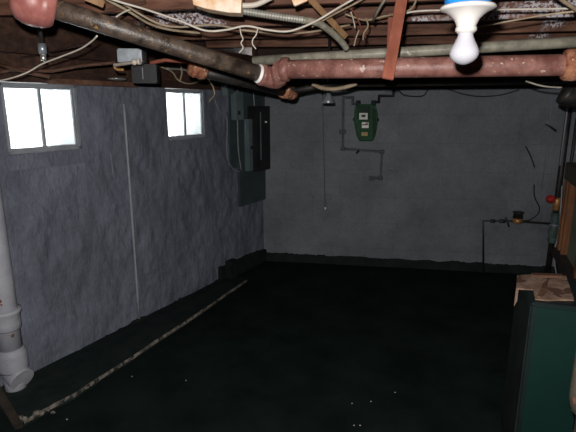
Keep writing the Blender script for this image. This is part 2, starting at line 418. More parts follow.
# raised footing along the left wall with a chipped pale edge
px_edge = [(24, 421), (40, 412), (58, 402), (75, 394), (100, 377), (130, 358), (160, 338), (185, 322), (210, 305), (230, 291), (248, 279)]
HL = 0.035
edge = [onz(x, y, HL) for x, y in px_edge]
mb = MB()
for a, b_ in zip(edge[:-1], edge[1:]):
    fa, fb = C0 + dL*((a-C0).dot(dL)), C0 + dL*((b_-C0).dot(dL)); fa.z = fb.z = 0
    for q in (a, b_): q.z = 0
    mb.prism([a, b_, fb, fa], (0, 0, HL))
bmesh.ops.remove_doubles(mb.bm, verts=mb.bm.verts[:], dist=0.001)
o = mb.build('concrete_footing', 'base', bev=0.004); structure(o, 'low dark painted concrete footing running along the left wall')
fo_ = o
mb = MB(); prev = None
tot = len(edge)-1
for i in range(tot):
    for k in range(14):
        t = i + k/14; p = edge[i].lerp(edge[i+1], k/14)
        taper = 0.66*min(1.0, (t+0.2)*0.8, (tot-t)*0.9+0.15)
        a_ = (0.008 + 0.011*noise.noise(Vector((t*1.9, 0.3, 0))) + 0.006*noise.noise(Vector((t*9, 2, 0))))*taper
        b_ = (0.007 + 0.006*noise.noise(Vector((t*2.3, 7.3, 0))) + 0.004*noise.noise(Vector((t*11, 4, 0))))*taper
        a_ = max(a_, 0.0015); b_ = max(b_, 0.001)
        q = [p + nL*b_ + Z*(HL-0.016), p + nL*b_*0.6 + Z*(HL-0.002), p + Z*(HL+0.003), p - nL*a_ + Z*(HL+0.002), p - nL*(a_+0.002) + Z*(HL-0.004)]
        rg = [mb.bm.verts.new(x) for x in q]
        if prev:
            for m_ in range(5): mb.bm.faces.new((prev[m_], prev[(m_+1) % 5], rg[(m_+1) % 5], rg[m_]))
        else: mb.bm.faces.new(rg)
        prev = rg
mb.bm.faces.new(prev[::-1])
o = part(mb, 'chipped_edge', 'chipped', fo_, label='pale chipped edge where the dark paint has worn off')

# ceiling: boards above, joists below, each of its own
YJ0 = YF
o = MB().box(((END.x+XRF)/2, (YF+YB)/2, JB+JH+0.02), (XRF-END.x+0.6, YB-YF+0.6, 0.04)).build('ceiling', 'subfloor'); structure(o)
yj = YB - 0.60; k = 0
while yj > YF+0.1:
    xl = (C0 + dL*((yj-C0.y)/dL.y)).x + 0.0
    xr = XR + (XRF-XR)*(YB-yj)/(YB-YF)
    j = MB()
    n_ = 24; prev = None
    for q in range(n_+1):
        x = xl-0.12 + (xr-xl+0.2)*q/n_
        dz = 0.010*noise.noise(Vector((x*1.3, yj*3, 0))); dy = 0.008*noise.noise(Vector((x*1.1, yj*5, 4)))
        r = [j.bm.verts.new(Vector((x, yj+sy*0.028+dy, zz))) for sy, zz in ((-1, JB+dz), (1, JB+dz+0.003), (1, JB+JH), (-1, JB+JH))]
        if prev:
            for i in range(4): j.bm.faces.new((prev[i], prev[(i+1) % 4], r[(i+1) % 4], r[i]))
        else: j.bm.faces.new(r)
        prev = r
    j.bm.faces.new(prev[::-1])
    o = j.build('ceiling_joist', 'joist_white' if k == 2 else 'joist', bev=0.004); structure(o, 'old dark brown joist running across the ceiling'); o['group'] = 'ceiling joists'
    yj -= 0.56; k += 1
# sill beams between wall tops and joists
o = MB().prism([C0+Vector((-0.1, 0.02, WT)), Vector((XR, YB+0.02, WT)), Vector((XR, YB+0.2, WT)), C0+Vector((-0.1, 0.2, WT))], (0, 0, JB+JH-WT)).build('trim_3', 'darkwood'); structure(o, 'dark timber sill above the back wall, its dark tone doubling as the red pipe shadow')  # sill's dark colour also stands in for the shadow under the red pipe
zz = WTL
for n_, hgt, off, mt in ((4, 0.06, 0.0, 'darkwood'), (6, 0.10, 0.05, 'fascia'), (7, 0.09, 0.02, 'darkwood'), (8, 0.12, 0.06, 'fascia')):
    hgt = min(hgt, JB - zz)
    if hgt <= 0.01: break
    mb = MB().box(C0 + dL*LEN/2 - nL*(0.17+off) + Z*(zz+hgt/2), (LEN+0.3, 0.26, hgt-0.003), rotL, 0.006)
    o = mb.build('trim_%d' % n_, mt); structure(o, 'timber sill board stacked above the left wall'); zz += hgt
# blocking above the sill, behind the joist ends
mb = MB().box(C0 + dL*LEN/2 - nL*0.30 + Z*(JB+JH/2), (LEN+0.8, 0.1, JH), rotL)
o = mb.build('trim_5', 'darkwood'); structure(o, 'dark rim board behind the joist ends on the left')

# ------------------------------------------------------------------ big pipes
def seg_tube(name, a, b_, r, mat, label, cat, seg=20, group=None):
    o = MB().tube([a, b_], r, seg).build(name, mat); return tag(o, label, cat, group)
# dark iron drain running away from us to the red pipe
A = at(47, 6.2, 1.84); B = at(258, 73.5, 2.24); dd = (B-A).normalized(); ln = (B-A).length
t = thing('drain_pipe', A); tag(t, 'dark grimy iron drain pipe slanting away below the joists from a pink red cap', 'pipe')
part(MB().tube([A - dd*0.02, A.lerp(B, .35), A.lerp(B, .7), B], 0.036, 24), 'pipe_run', 'irondark', t)
capc = at(36, -1, 1.75)
cd_ = (A-capc).normalized()
mb = MB().lathe(A, -dd, [(-0.03, 0.037), (-0.028, 0.060), (-0.02, 0.068), (-0.005, 0.076), (0.008, 0.080), (0.014, 0.077), (0.020, 0.082), (0.05, 0.084), (0.07, 0.081), (0.09, 0.073), (0.106, 0.058), (0.116, 0.036), (0.121, 0.001)], 40)
part(mb, 'end_cap', 'capred', t, label='pink red painted cap')
mb = MB().lathe(B, dd, [(-0.004, 0.036), (-0.002, 0.040), (0.003, 0.043), (0.008, 0.043), (0.012, 0.036)], 28)
part(mb, 'joint_ring', 'whiteseal', t, label='white compound around the joint')
# red pipe: across, with hubs
Ca = at(288, 69.5, 2.20); Cb = at(566, 65, 1.93)
dr = (Cb-Ca).normalized()
S0 = Ca - dr*0.035
t = thing('red_pipe', Ca); tag(t, 'thick red painted pipe running across the room beneath the thinner green grey pipe', 'pipe')
part(MB().tube([S0, Ca.lerp(Cb, .3), Ca.lerp(Cb, .6), Cb + dr*((XR+0.25-Cb.x)/dr.x)], 0.041, 28), 'pipe_run', 'redpipe', t)
mb = MB().tube([B + dd*0.01, B + dd*0.05, B + dd*0.075 + dr*0.02, S0 + dr*0.01], [0.046, 0.049, 0.05, 0.047], 24, curve=5)
part(mb, 'elbow', 'redpipe', t)
mb = MB().lathe(Ca, dr, [(-0.03, 0.042), (-0.028, 0.051), (-0.012, 0.054), (0.004, 0.051), (0.006, 0.042)], 28)
part(mb, 'collar', 'redpipe', t)
mb = MB().lathe(Cb, dr, [(-0.012, 0.042), (-0.01, 0.054), (0.0, 0.060), (0.05, 0.061), (0.075, 0.056), (0.077, 0.042)], 28)
part(mb, 'collar', 'rust', t, label='rusty orange collar near the right edge')
# green grey pipe
Ga = at(262, 60.5, 2.75); Gb = at(600, 40.5, 2.38)
tag(MB().tube([Ga - (Gb-Ga).normalized()*0.05, Ga.lerp(Gb, .35), Ga.lerp(Gb, .7), Gb + (Gb-Ga)*0.2], 0.0265, 24).build('heating_pipe', 'greypipe'), 'slimmer green grey pipe running just above the thick red pipe', 'pipe')
# second dark pipe lower, with rusty elbow on its near end
A2 = at(196, 70, 2.65); B2 = at(286, 92, 3.25); d2 = (B2-A2).normalized()
t = thing('iron_pipe', A2); tag(t, 'short dark iron pipe with rusty fittings at both ends below the drain pipe', 'pipe')
part(MB().tube([A2, B2], 0.033, 20), 'pipe_run', 'ironblack', t)
mb = MB().lathe(A2, d2, [(-0.035, 0.02), (-0.032, 0.036), (-0.01, 0.042), (0.01, 0.038), (0.03, 0.044), (0.055, 0.042), (0.057, 0.03)], 18)
part(mb, 'elbow', 'rust', t, label='rusty flaking elbow')
mb = MB().lathe(B2, d2, [(-0.04, 0.03), (-0.038, 0.044), (-0.005, 0.047), (0.02, 0.040), (0.045, 0.046), (0.075, 0.044), (0.08, 0.03)], 18)
part(mb, 'coupling', 'rust', t, label='rusty coupling')
mb = MB().tube([B2, at(330, 84.5, 3.35), at(600, 80, 2.9)], 0.02, 14)
part(mb, 'thin_run', 'ironblack', t)

# red strap board in front of the pipes
p0 = at(403, -8, 2.13); p1 = at(387.5, 79, 1.985)
ax = (p1-p0).normalized(); sd = right.copy(); sd = (sd - ax*sd.dot(ax)).normalized(); nn = ax.cross(sd)
rm = Matrix((sd, nn, ax)).transposed()
top_pt = p0 - ax*((JB+0.06-p0.z)/(-ax.z))
mid = (top_pt+p1)/2
o = MB().box(mid, (0.046, 0.012, (p1-top_pt).length), rm, 0.002).build('pipe_strap', 'redwood'); tag(o, 'red painted wooden strap hanging from the joists across both horizontal pipes', 'strap')
o = MB().box(at(391, 31, 2.62), (0.035, 0.012, 0.17), None, 0.002).build('hanger_board', 'redwood'); tag(o, 'short dull red board behind the hanging red strap', 'board')

# ------------------------------------------------------------------ bulb in porcelain holder
bb = at(466, 30, 1.30); 
def lev(py): return at(465, py, 1.30).z
t = thing('ceiling_light', Vector((bb.x, bb.y, JB))); tag(t, 'unlit white light bulb in a flared white porcelain holder under a blue box', 'light')
zt = lev(6.0)
ox = Vector((bb.x, bb.y, 0))
mb = MB().lathe(ox + Z*zt, -Z, [(0, 0.0655), (0.004, 0.0685), (0.008, 0.0675), (0.011, 0.060), (0.015, 0.051), (0.022, 0.041), (0.032, 0.031), (0.044, 0.0255), (0.050, 0.0240), (0.052, 0.0265), (0.060, 0.0265), (0.062, 0.0235), (0.066, 0.0205)], 48)
part(mb, 'lamp_holder', 'porcelain', t)
zb0 = lev(30); zb1 = lev(66.5); H = zb0-zb1
mb = MB().lathe(ox + Z*(zb0+0.004), -Z, [(0, 0.0175), (0.10*H, 0.0178), (0.22*H, 0.0195), (0.36*H, 0.0250), (0.50*H, 0.0320), (0.62*H, 0.0362), (0.72*H, 0.0362), (0.82*H, 0.0325), (0.91*H, 0.0240), (0.97*H, 0.0135), (0.993*H, 0.006), (H, 0.001)], 48)
part(mb, 'bulb', 'bulb', t)
mb = MB().lathe(ox + Z*zt, Z, [(0.0002, 0.058), (0.03, 0.058), (0.034, 0.054), (0.034, 0.052)], 8)
part(mb, 'junction_box', 'bluebox', t, label='blue plastic box')
mb = MB().box((bb.x, bb.y, (zt+0.034+JB+0.05)/2), (0.10, 0.04, JB+0.05-zt-0.034), None, 0.003)
part(mb, 'mounting_block', 'lightwood', t)

# ------------------------------------------------------------------ cables and small stuff in the ceiling
def cable(name, pts, r, mat, label, cat='cable', curve=6, seg=8, group=None):
    r = r*0.84
    return tag(MB().tube([at(*p) for p in pts], r, seg, curve=curve).build(name, mat), label, cat, group)
cable('cable', [(96, -6, 2.3), (120, 2, 2.32), (146, 9.5, 2.34), (180, 21, 2.36), (205, 30.5, 2.36), (225, 30, 2.36), (246, 26, 2.34), (268, 30, 2.34), (290, 31, 2.34), (315, 21.5, 2.3), (338, 8, 2.26), (362, -6, 2.2)], 0.0058, 'cable_w', 'long pale cable looping under the joists from upper left to top centre')
cable('cable', [(110, -5, 2.42), (138, 13, 2.46), (160, 24, 2.5), (180, 27, 2.55), (215, 25, 2.6), (250, 31, 2.62), (300, 33, 2.65), (350, 25, 2.7)], 0.0065, 'cable_b', 'dull beige cable running just behind the long pale cable')
cable('cable', [(100, -4, 2.48), (128, 11, 2.55), (150, 24, 2.62), (172, 30, 2.7), (200, 33, 2.75)], 0.008, 'cable_b', 'thick beige brown cable lying along the top of the drain pipe')
cable('cable', [(240, 5.5, 2.20), (256, 4.5, 2.20), (272, -3, 2.18)], 0.014, 'cable_w', 'thick cream cable beside the bright plywood block')
cable('cable', [(-8, 82, 2.35), (8, 79, 2.33), (26, 73, 2.3), (42, 64, 2.27), (60, 57, 2.22), (80, 49, 2.16), (92, 41, 2.1), (97, 36, 2.06)], 0.0042, 'cable_w', 'pale cable curving from the left edge up to the drain pipe')
cable('cable', [(116, 17, 2.45), (124, 12, 2.48), (132, 9, 2.5)], 0.005, 'cable_w', 'short pale cable end above the drain pipe')
cable('cable', [(312, 27, 2.45), (330, 16.5, 2.4), (356, 3, 2.3), (372, -6, 2.25)], 0.005, 'cable_b', 'thin beige cable crossing the slanting lath')
cable('cable', [(400, 15, 2.42), (411, 12, 2.4), (430, 10.5, 2.38), (470, 10, 2.34), (540, 9, 2.28), (600, 8, 2.2)], 0.0055, 'cable_w', 'straight pale conduit running right behind the bulb holder')
cable('cable', [(345, 14, 2.6), (365, 20, 2.58), (385, 16, 2.5), (400, 13.5, 2.42), (412, 8, 2.35), (418, -5, 2.28)], 0.0055, 'cable_b', 'beige cable rising behind the red strap to the top edge')
cable('cable', [(478, 27, 2.2), (510, 21, 2.15), (545, 15, 2.1), (574, 11.5, 2.05), (600, 10, 2.02)], 0.0048, 'cable_b', 'thin tan cable sloping up to the right of the bulb')
cable('cable', [(552, -8, 1.9), (565, 2, 1.93), (582, 14, 1.97)], 0.0085, 'cable_b', 'thick tan cable in the top right corner')
cable('cable', [(388, -5, 2.35), (380, 7, 2.42), (373, 21, 2.5)], 0.0075, 'greypipe', 'short grey rod slanting left of the red strap', 'rod', curve=0)
cable('wire', [(340, 3, 2.4), (352, 10, 2.45), (358, 20, 2.5), (362, 30, 2.55), (366, 38, 2.6)], 0.0045, 'redwood', 'reddish wire hanging under the whitewashed joist', 'wire')
cable('wire', [(351, 12, 2.45), (354, 22, 2.5), (355, 28, 2.52)], 0.004, 'cable_w', 'pale short wire hanging beside the reddish wire', 'wire')
cable('wire', [(366, 18, 2.5), (368, 26, 2.52), (364, 33, 2.54), (363, 40, 2.56)], 0.005, 'cable_b', 'looped beige wire end between the joists', 'wire')
cable('wire', [(359, 30, 2.5), (356, 38, 2.5), (354, 46, 2.5)], 0.0045, 'cable_b', 'beige wire end pointing down at the green grey pipe', 'wire')
cable('wire', [(240, 28, 2.34), (241, 34, 2.34), (243, 39, 2.34), (241, 43, 2.34), (243, 48, 2.34), (239, 53, 2.34)], 0.0035, 'cable_w', 'squiggly white wire hanging above the red pipe joint', 'wire')
cable('wire', [(258, 28, 2.34), (256, 35, 2.34), (253, 39, 2.34), (252.5, 44, 2.34), (256, 49, 2.34)], 0.0035, 'cable_w', 'curved white wire hook right of the squiggly one', 'wire')
cable('wire', [(0, 62, 2.9), (30, 56, 2.85), (60, 50, 2.8), (90, 43, 2.7)], 0.006, 'darkwood', 'dull cable running along the joists near the left wall', 'cable')
cable('cable', [(0, 72.5, 2.6), (20, 69, 2.65), (50, 71, 2.7), (80, 66, 2.75), (116, 62.5, 2.8)], 0.011, 'sillwood', 'brown pipe like conduit passing above the left window', 'conduit')
cable('cable', [(0, 65, 2.6), (14, 69, 2.6), (30, 73, 2.6), (50, 77, 2.62)], 0.012, 'sillwood', 'brown round stick sloping down above the left window', 'stick', curve=0)
# flexible armoured conduit
def ribbed(name, pts, r, mat, label, cat):
    P_ = [at(*p) for p in pts]; fine = []
    Q = [P_[0]*2-P_[1]] + P_ + [P_[-1]*2-P_[-2]]
    for i in range(1, len(Q)-2):
        p0, p1, p2, p3 = Q[i-1:i+3]
        n_ = max(4, int((p2-p1).length/0.003))
        for j in range(n_):
            t_ = j/n_; fine.append(0.5*((2*p1) + (p2-p0)*t_ + (2*p0-5*p1+4*p2-p3)*t_*t_ + (3*p1-p0-3*p2+p3)*t_**3))
    rs = [r*(1 + 0.13*math.cos(i*math.pi/2)) for i in range(len(fine))]
    return tag(MB().tube(fine, rs, 12).build(name, mat), label, cat)
ribbed('flexible_conduit', [(240, 10.5, 2.24), (262, 14, 2.26), (285, 17.5, 2.28), (304, 20, 2.30)], 0.0155, 'armour', 'ribbed silvery flexible conduit leaving the bright plywood block', 'conduit')
o = MB().tube([at(302, 19.8, 2.30), at(318, 23, 2.34), at(330, 31, 2.42), at(340, 40, 2.48), at(347, 49, 2.52)], 0.0155, 14, curve=5).build('conduit_sleeve', 'greypipe'); tag(o, 'smooth grey sleeve bending down to the green grey pipe', 'conduit')
ribbed('flexible_conduit', [(312, 84, 3.0), (322, 88, 3.0), (334, 89, 3.0), (346, 87, 3.0), (357, 83.5, 3.0)], 0.012, 'cable_b', 'sagging ribbed tan conduit under the red pipe', 'conduit')
# plywood block at top
pa = at(216, -1, 2.10)
bx = MB()
poly = [at(x, y, 2.14) for x, y in ((191, -14), (193, 4.5), (205, 8.5), (228, 12.5), (241, 13), (242, -14))]
for q in poly: q.z = min(q.z, JB - 0.004)
o = MB().prism(poly, fwdH*0.09).build('plywood_block', 'bright_ply', bev=0.003); tag(o, 'bright cream and orange plywood block at the top edge', 'block')
# laths
def bar(name, a, b_, w_, th, mat, label, cat):
    ax = (b_-a).normalized(); s_ = fwdH.cross(ax).normalized(); n_ = ax.cross(s_)
    rm = Matrix((s_, n_, ax)).transposed()
    return tag(MB().box((a+b_)/2, (w_, th, (b_-a).length), rm, min(w_, th)*0.12).build(name, mat), label, cat)
bar('lath', at(307, -4, 2.42), at(346, 37, 2.58), 0.028, 0.012, 'lightwood', 'slanting pale brown lath between the joists at top centre', 'lath')
bar('lath', at(84, -4, 2.15), at(104, 4.5, 2.18), 0.03, 0.02, 'lightwood', 'short pale wood stub above the drain pipe', 'lath')
bar('lath', at(104, 11, 2.6), at(146, 2, 2.6), 0.018, 0.01, 'sillwood', 'thin dull lath behind the pale wood stub', 'lath')
bar('lath', at(292, 1, 2.2), at(306, -5, 2.2), 0.05, 0.03, 'bright_ply', 'small cream wood stub at the top edge left of the slanting lath', 'lath')
# brown ledge board, lamp saucer, boxes above the left wall
def lwp(px, py, off=0.0): return onp(px, py, C0, nL, off)
o = MB().box(lwp(92, 83.5, 0.04), (0.62, 0.09, 0.03), rotL, 0.004).build('ledge_board', 'sillwood'); tag(o, 'rough brown ledge board on top of the wall between the windows', 'board')
sc_ = lwp(106, 80, 0.10)
t = MB().lathe(sc_, Z, [(-0.006, 0.02), (-0.004, 0.05), (0.004, 0.062), (0.007, 0.062), (0.012, 0.045), (0.02, 0.01)], 28).build('saucer_lid', 'nickel'); tag(t, 'shiny metal lid lying on the brown ledge board', 'lid')
nip = at(42.5, 50, 2.3)
t = thing('pipe_nipple', Vector((nip.x, nip.y, nip.z))); tag(t, 'short grey metal pipe nipple pointing down above the left window', 'pipe fitting')
part(MB().lathe(nip + Z*0.028, -Z, [(0, 0.019), (0.042, 0.019), (0.044, 0.013)], 16), 'socket', 'steel', t)
part(MB().lathe(nip - Z*0.014, -Z, [(0, 0.013), (0.03, 0.013), (0.034, 0.010)], 14), 'nozzle', 'nickel', t)
part(MB().tube([nip + Z*0.028, Vector((nip.x, nip.y, JB+0.004))], 0.010, 10), 'stem', 'ironblack', t)
# galvanised box with brass clamp and a black box under it
jb = at(131, 56.5, 2.55)
t = thing('junction_box', jb); tag(t, 'bluish grey metal box above the wall between the windows', 'electrical box')
part(MB().box(jb, (0.12, 0.08, 0.07), Matrix.Rotation(R(15), 3, 'Z'), 0.006), 'box_body', 'steel', t)
part(MB().lathe(jb + Vector((-0.07, -0.05, -0.045)), Vector((1, 0.05, 0.12)), [(0, 0.009), (0.10, 0.009), (0.102, 0.015), (0.115, 0.015), (0.117, 0.010), (0.125, 0.010), (0.127, 0.015), (0.14, 0.015)], 12), 'rod', 'cable_w', t, label='cream rod with white collars')
part(MB().tube([jb + Vector((-0.07, -0.05, -0.05)), jb + Vector((-0.055, -0.05, -0.066)), jb + Vector((-0.02, -0.05, -0.068))], 0.007, 8, curve=4), 'clamp', 'brass', t)
kb = at(146, 74, 2.75)
t = thing('transformer_box', kb); tag(t, 'black box with a thin pale stripe hanging beside the right window', 'electrical box')
part(MB().box(kb, (0.135, 0.09, 0.10), Matrix.Rotation(R(12), 3, 'Z'), 0.005), 'box_body', 'boxblack', t)
part(MB().box(kb + Vector((0.005, -0.050, 0.0)), (0.004, 0.006, 0.06), Matrix.Rotation(R(12), 3, 'Z')), 'stripe', 'cable_wall', t)
part(MB().box(kb + Vector((0.0, 0.0, (0.065 + JB-kb.z)/2)), (0.02, 0.02, JB-kb.z-0.05)), 'hanger', 'ironblack', t)
cable('cable', [(150, 63, 2.7), (165, 60, 2.72), (190, 62, 2.74)], 0.012, 'redwood', 'reddish brown stick beside the black box under the drain pipe', 'stick', curve=0)
wb = lwp(223, 89, 0.05)
t = thing('wall_box', wb); tag(t, 'small tilted grey box at the top of the left wall right of the right window', 'electrical box')
part(MB().box(wb, (0.10, 0.06, 0.10), rotL @ Matrix.Rotation(R(12), 3, 'Y'), 0.004), 'box_body', 'boxgrey', t)
part(MB().box(wb + nL*0.032, (0.085, 0.008, 0.085), rotL @ Matrix.Rotation(R(12), 3, 'Y'), 0.002), 'cover', 'board', t)
# wires bunched over the second window
def cw(name, pts, r, mat, label, off=0.06, cat='wire'):
    P_ = [lwp(x, y, off) for x, y in pts]
    return tag(MB().tube(P_, r, 8, curve=5).build(name, mat), label, cat)
cw('wire', [(152, 66), (166, 72), (172, 80), (184, 84), (196, 80), (200, 77), (206, 84), (209, 94), (204, 101)], 0.006, 'cable_b', 'beige wire looping around the top of the right window')
cw('wire', [(171, 64), (173, 72), (171, 82)], 0.006, 'cable_b', 'beige wire stub above the right window', 0.09)
cw('wire', [(158, 69), (175, 70), (190, 73), (205, 78)], 0.008, 'armour', 'grey cable over the right window', 0.08)

# ------------------------------------------------------------------ left wall fittings
# soil stack at the left edge
sp = onz(17, 392); sp.z = 0
t = thing('soil_pipe', sp); tag(t, 'thick white painted soil pipe with rust spots standing at the left edge', 'pipe')
def zat(py, px=8):
    d = ray(px, py); return (CAM + d*((sp-CAM).dot(fwdH)/d.dot(fwdH))).z
r0 = 0.062
part(MB().tube([sp + Z*0.16, sp + Z*0.7, sp + Z*1.3, Vector((sp.x, sp.y, JB+0.05))], r0, 28), 'pipe_run', 'whitepipe', t)
za = zat(310); zb = zat(329)
for (px_, py_, s_) in ((2.5, 255, 0.012), (4.5, 285, 0.008), (5.5, 297, 0.011), (7.5, 300.5, 0.006)):
    d_ = ray(px_, py_); q_ = CAM + d_*((sp-CAM).dot(fwdH)/d_.dot(fwdH)); rd_ = Vector((q_.x-sp.x, q_.y-sp.y, 0)); off_ = rd_.dot(right)
    hgt_ = math.sqrt(max(r0*r0-off_*off_, 0)); c_ = Vector((sp.x, sp.y, q_.z)) + right*off_ - fwdH*hgt_
    t_ = bmesh.new(); bmesh.ops.create_icosphere(t_, subdivisions=3, radius=s_)
    nn_ = (c_ - Vector((sp.x, sp.y, q_.z))).normalized()
    for v in t_.verts:
        k_ = 1+0.5*noise.noise(v.co*90+Vector((px_, 0, 0))); v.co = v.co*k_; v.co = v.co - nn_*v.co.dot(nn_)*0.82 + c_
    part((lambda m_: (m_.merge(t_), m_)[1])(MB()), 'rust_patch', 'rustspot', t, label='orange brown rust patch')
part(MB().lathe(sp + Z*zb, Z, [(0, r0), (0.01, r0+0.008), (0.04, r0+0.010), ((za-zb)-0.02, r0+0.011), (za-zb-0.01, r0+0.02), (za-zb+0.004, r0+0.02), (za-zb+0.008, r0)], 32), 'upper_hub', 'whitepipe', t)
zc = zat(352); zd = zat(369)
part(MB().lathe(sp + Z*zd, Z, [(0, r0+0.012), (0.012, r0+0.016), (0.03, r0+0.018), (zc-zd-0.01, r0+0.017), (zc-zd, r0+0.016), (zc-zd+0.02, r0+0.006), (zc-zd+0.03, r0)], 32), 'lower_hub', 'whitepipe', t)
e0 = sp + Z*(zd+0.01)
part(MB().tube([e0, sp + Z*0.125 + right*0.01, sp + Z*0.098 + right*0.06 - fwdH*0.03], [r0+0.006, r0+0.004, r0+0.006], 28, curve=6), 'elbow', 'whitepipe', t)
part(MB().tube([sp + Z*0.14, sp + Z*0.0], [0.055, 0.06], 20), 'foot', 'whitepipe', t)
# thin conduit down the left wall
pts = [lwp(122, 104, 0.018), lwp(126.5, 165, 0.018), lwp(132, 240, 0.018), lwp(137.5, 318, 0.018)]
o = MB().tube([pts[0], pts[1], pts[2], pts[3]], 0.0085, 10, curve=3).build('wall_conduit', 'conduit_pale'); tag(o, 'thin pale conduit running straight down the left wall between the windows', 'conduit')
cw('wire', [(213, 100), (218, 112), (225, 118), (225, 150), (227, 162), (233, 170), (240, 172)], 0.005, 'cable_wall', 'grey wire dropping in a curve left of the electrical board', 0.02)
cw('wire', [(109, 153), (110.5, 165), (112, 178)], 0.004, 'cable_wall', 'short painted wire stub on the left wall beside the thin conduit', 0.016)

# electrical board in the corner
def brect(x0, y0, x1, y1, off):      # s-range and z-range of a pixel rectangle on a plane off the wall
    p = onp(x0, y0, C0 + nL*off, nL); q = onp(x1, y1, C0 + nL*off, nL)
    return (p-C0).dot(dL), p.z, (q-C0).dot(dL), q.z
def wbox(x0, x1, yt, yb, o0, o1, bev=0.003):   # box on the left wall; yt/yb heights read at the middle column
    s0 = brect(x0, yb, x0, yb, o1)[0]; s1 = brect(x1, yb, x1, yb, o1)[0]
    xm = (x0+x1)/2; zt_ = brect(xm, yt, xm, yt, o1)[1]; zb_ = brect(xm, yb, xm, yb, o1)[1]
    return MB().box(lw((s0+s1)/2, (zt_+zb_)/2, (o0+o1)/2), (abs(s0-s1), o1-o0, zt_-zb_), rotL, bev)
t = thing('electrical_board', lwp(252, 203)); tag(t, 'dark teal painted backboard on the left wall beside the far corner', 'electrical board')
part(wbox(240.5, 266, 90, 203, 0.0, 0.03), 'backboard', 'board', t)
part(wbox(231, 239, 90, 168, 0.0, 0.02), 'side_board', 'board', t)
t = thing('switch_box', lwp(240, 120, 0.03)); tag(t, 'narrow grey switch box high on the left edge of the electrical board', 'electrical box')
part(wbox(236.5, 244, 92, 120, 0.031, 0.09), 'box_body', 'boxgrey', t)
part(wbox(238.6, 240.6, 111, 114.5, 0.085, 0.10, 0.001), 'switch', 'ink', t)
t = thing('fuse_box', lwp(253, 170, 0.03)); tag(t, 'tall grey fuse box in the middle of the electrical board', 'electrical box')
part(wbox(249.5, 257.5, 119, 170.5, 0.031, 0.085), 'box_body', 'boxgrey', t)
part(wbox(251, 253, 146, 149, 0.083, 0.09, 0.001), 'latch', 'ink', t)
t = thing('breaker_panel', lwp(262, 170, 0.03)); tag(t, 'large black breaker panel at the corner end of the electrical board', 'electrical panel')
part(wbox(257.8, 270.5, 106, 170, 0.031, 0.14), 'box_body', 'boxblack', t)
part(wbox(260.2, 268.5, 109, 168, 0.139, 0.148, 0.002), 'panel_door', 'boxblack', t)
part(wbox(260.9, 261.8, 112, 160, 0.147, 0.152, 0.001), 'door_rib', 'boxgrey', t)
part(wbox(266, 267.4, 121, 123, 0.147, 0.156, 0.001), 'door_latch', 'nickel', t)
for pts_, lab in ((((242, 120), (241, 130), (244, 142), (243, 150), (247, 152)), 'grey wire between the narrow switch box and the fuse box'), (((245, 120), (246, 135), (243, 142), (245, 158), (249, 165)), 'thin grey wire curling below the narrow switch box'), (((249, 90), (250, 105), (252, 119)), 'grey conduit entering the top of the fuse box'), (((261, 88), (264, 97), (266, 106)), 'grey cable entering the top of the black breaker panel'), (((233, 88), (233, 120), (234, 150), (237, 170)), 'grey conduit running down beside the electrical board')):
    cw('wire', pts_, 0.006, 'cable_wall', lab, 0.05)
cw('wire', [(266, 170), (268, 178), (273, 181)], 0.005, 'cable_k', 'black wire tail curling out under the black breaker panel', 0.05)

# ------------------------------------------------------------------ back wall fittings
def bw(px, py, off=0.03): return onp(px, py, C0, nB, off)
# gas meter
mc = bw(365, 122, 0.16)
k = (mc - CAM).dot(fwdH)/F * 1.02       # metres per pixel there
def mp_(px, py, off=0.16): return bw(px, py, off)
t = thing('gas_meter', mp_(365, 140)); tag(t, 'dark green gas meter hanging on the back wall', 'gas meter')
def outline(pts, off, th):
    return MB().prism([mp_(x, y, off) for x, y in pts], (0, th, 0))
body = [(355.5, 106), (359, 104), (371, 104), (375.5, 106), (377.2, 113), (377, 123), (375, 134), (372.5, 139.5), (359.5, 139.5), (356.8, 134), (354.8, 123), (354.6, 113)]
part(outline(body, 0.20, 0.14), 'meter_body', 'metergreen', t, bev=0.012)
part(outline([(353.2, 118), (355.5, 116.5), (376.5, 116.5), (378.6, 118), (378.6, 120), (376.5, 121.2), (355.5, 121.2), (353.2, 120)], 0.175, 0.07), 'flange', 'meterdark', t, bev=0.004)
part(outline([(357.5, 105.5), (370, 105.5), (370, 118), (357.5, 118)], 0.212, 0.03), 'index_housing', 'meterdark', t, bev=0.006)
part(outline([(359.5, 112.6), (367.5, 112.6), (367.5, 118.8), (359.5, 118.8)], 0.218, 0.01), 'dial_plate', 'dial', t)
part(outline([(361, 114.2), (366, 114.2), (365, 116.6), (362, 116.6)], 0.221, 0.004), 'dial_window', 'ink', t)
lb = part(outline([(362, 121.5), (368.5, 121.5), (368.5, 127), (362, 127)], 0.206, 0.01), 'label_plate', 'whitelabel', t, label='white label with dark and red marks')
part(outline([(362.5, 123.2), (368, 123.2), (368, 124.3), (362.5, 124.3)], 0.208, 0.004), 'label_print', 'ink', lb)
part(outline([(365.5, 121.8), (368.2, 121.8), (368.2, 122.9), (365.5, 122.9)], 0.208, 0.004), 'label_mark', 'redlabel', lb)
part(outline([(361.5, 131), (367.5, 131), (367.5, 134.5), (361.5, 134.5)], 0.206, 0.01), 'name_plate', 'tan', t)
part(outline([(371.8, 108), (375, 109), (375.5, 130), (372.5, 136)], 0.206, 0.02), 'side_rib', 'meterdark', t, bev=0.004)
for x in (358.5, 373.2):
    part(MB().lathe(mp_(x, 106, 0.14), Z, [(0, 0.020), (0.02, 0.022), (0.05, 0.022), (0.052, 0.015)], 14), 'union_nut', 'meterdark', t)
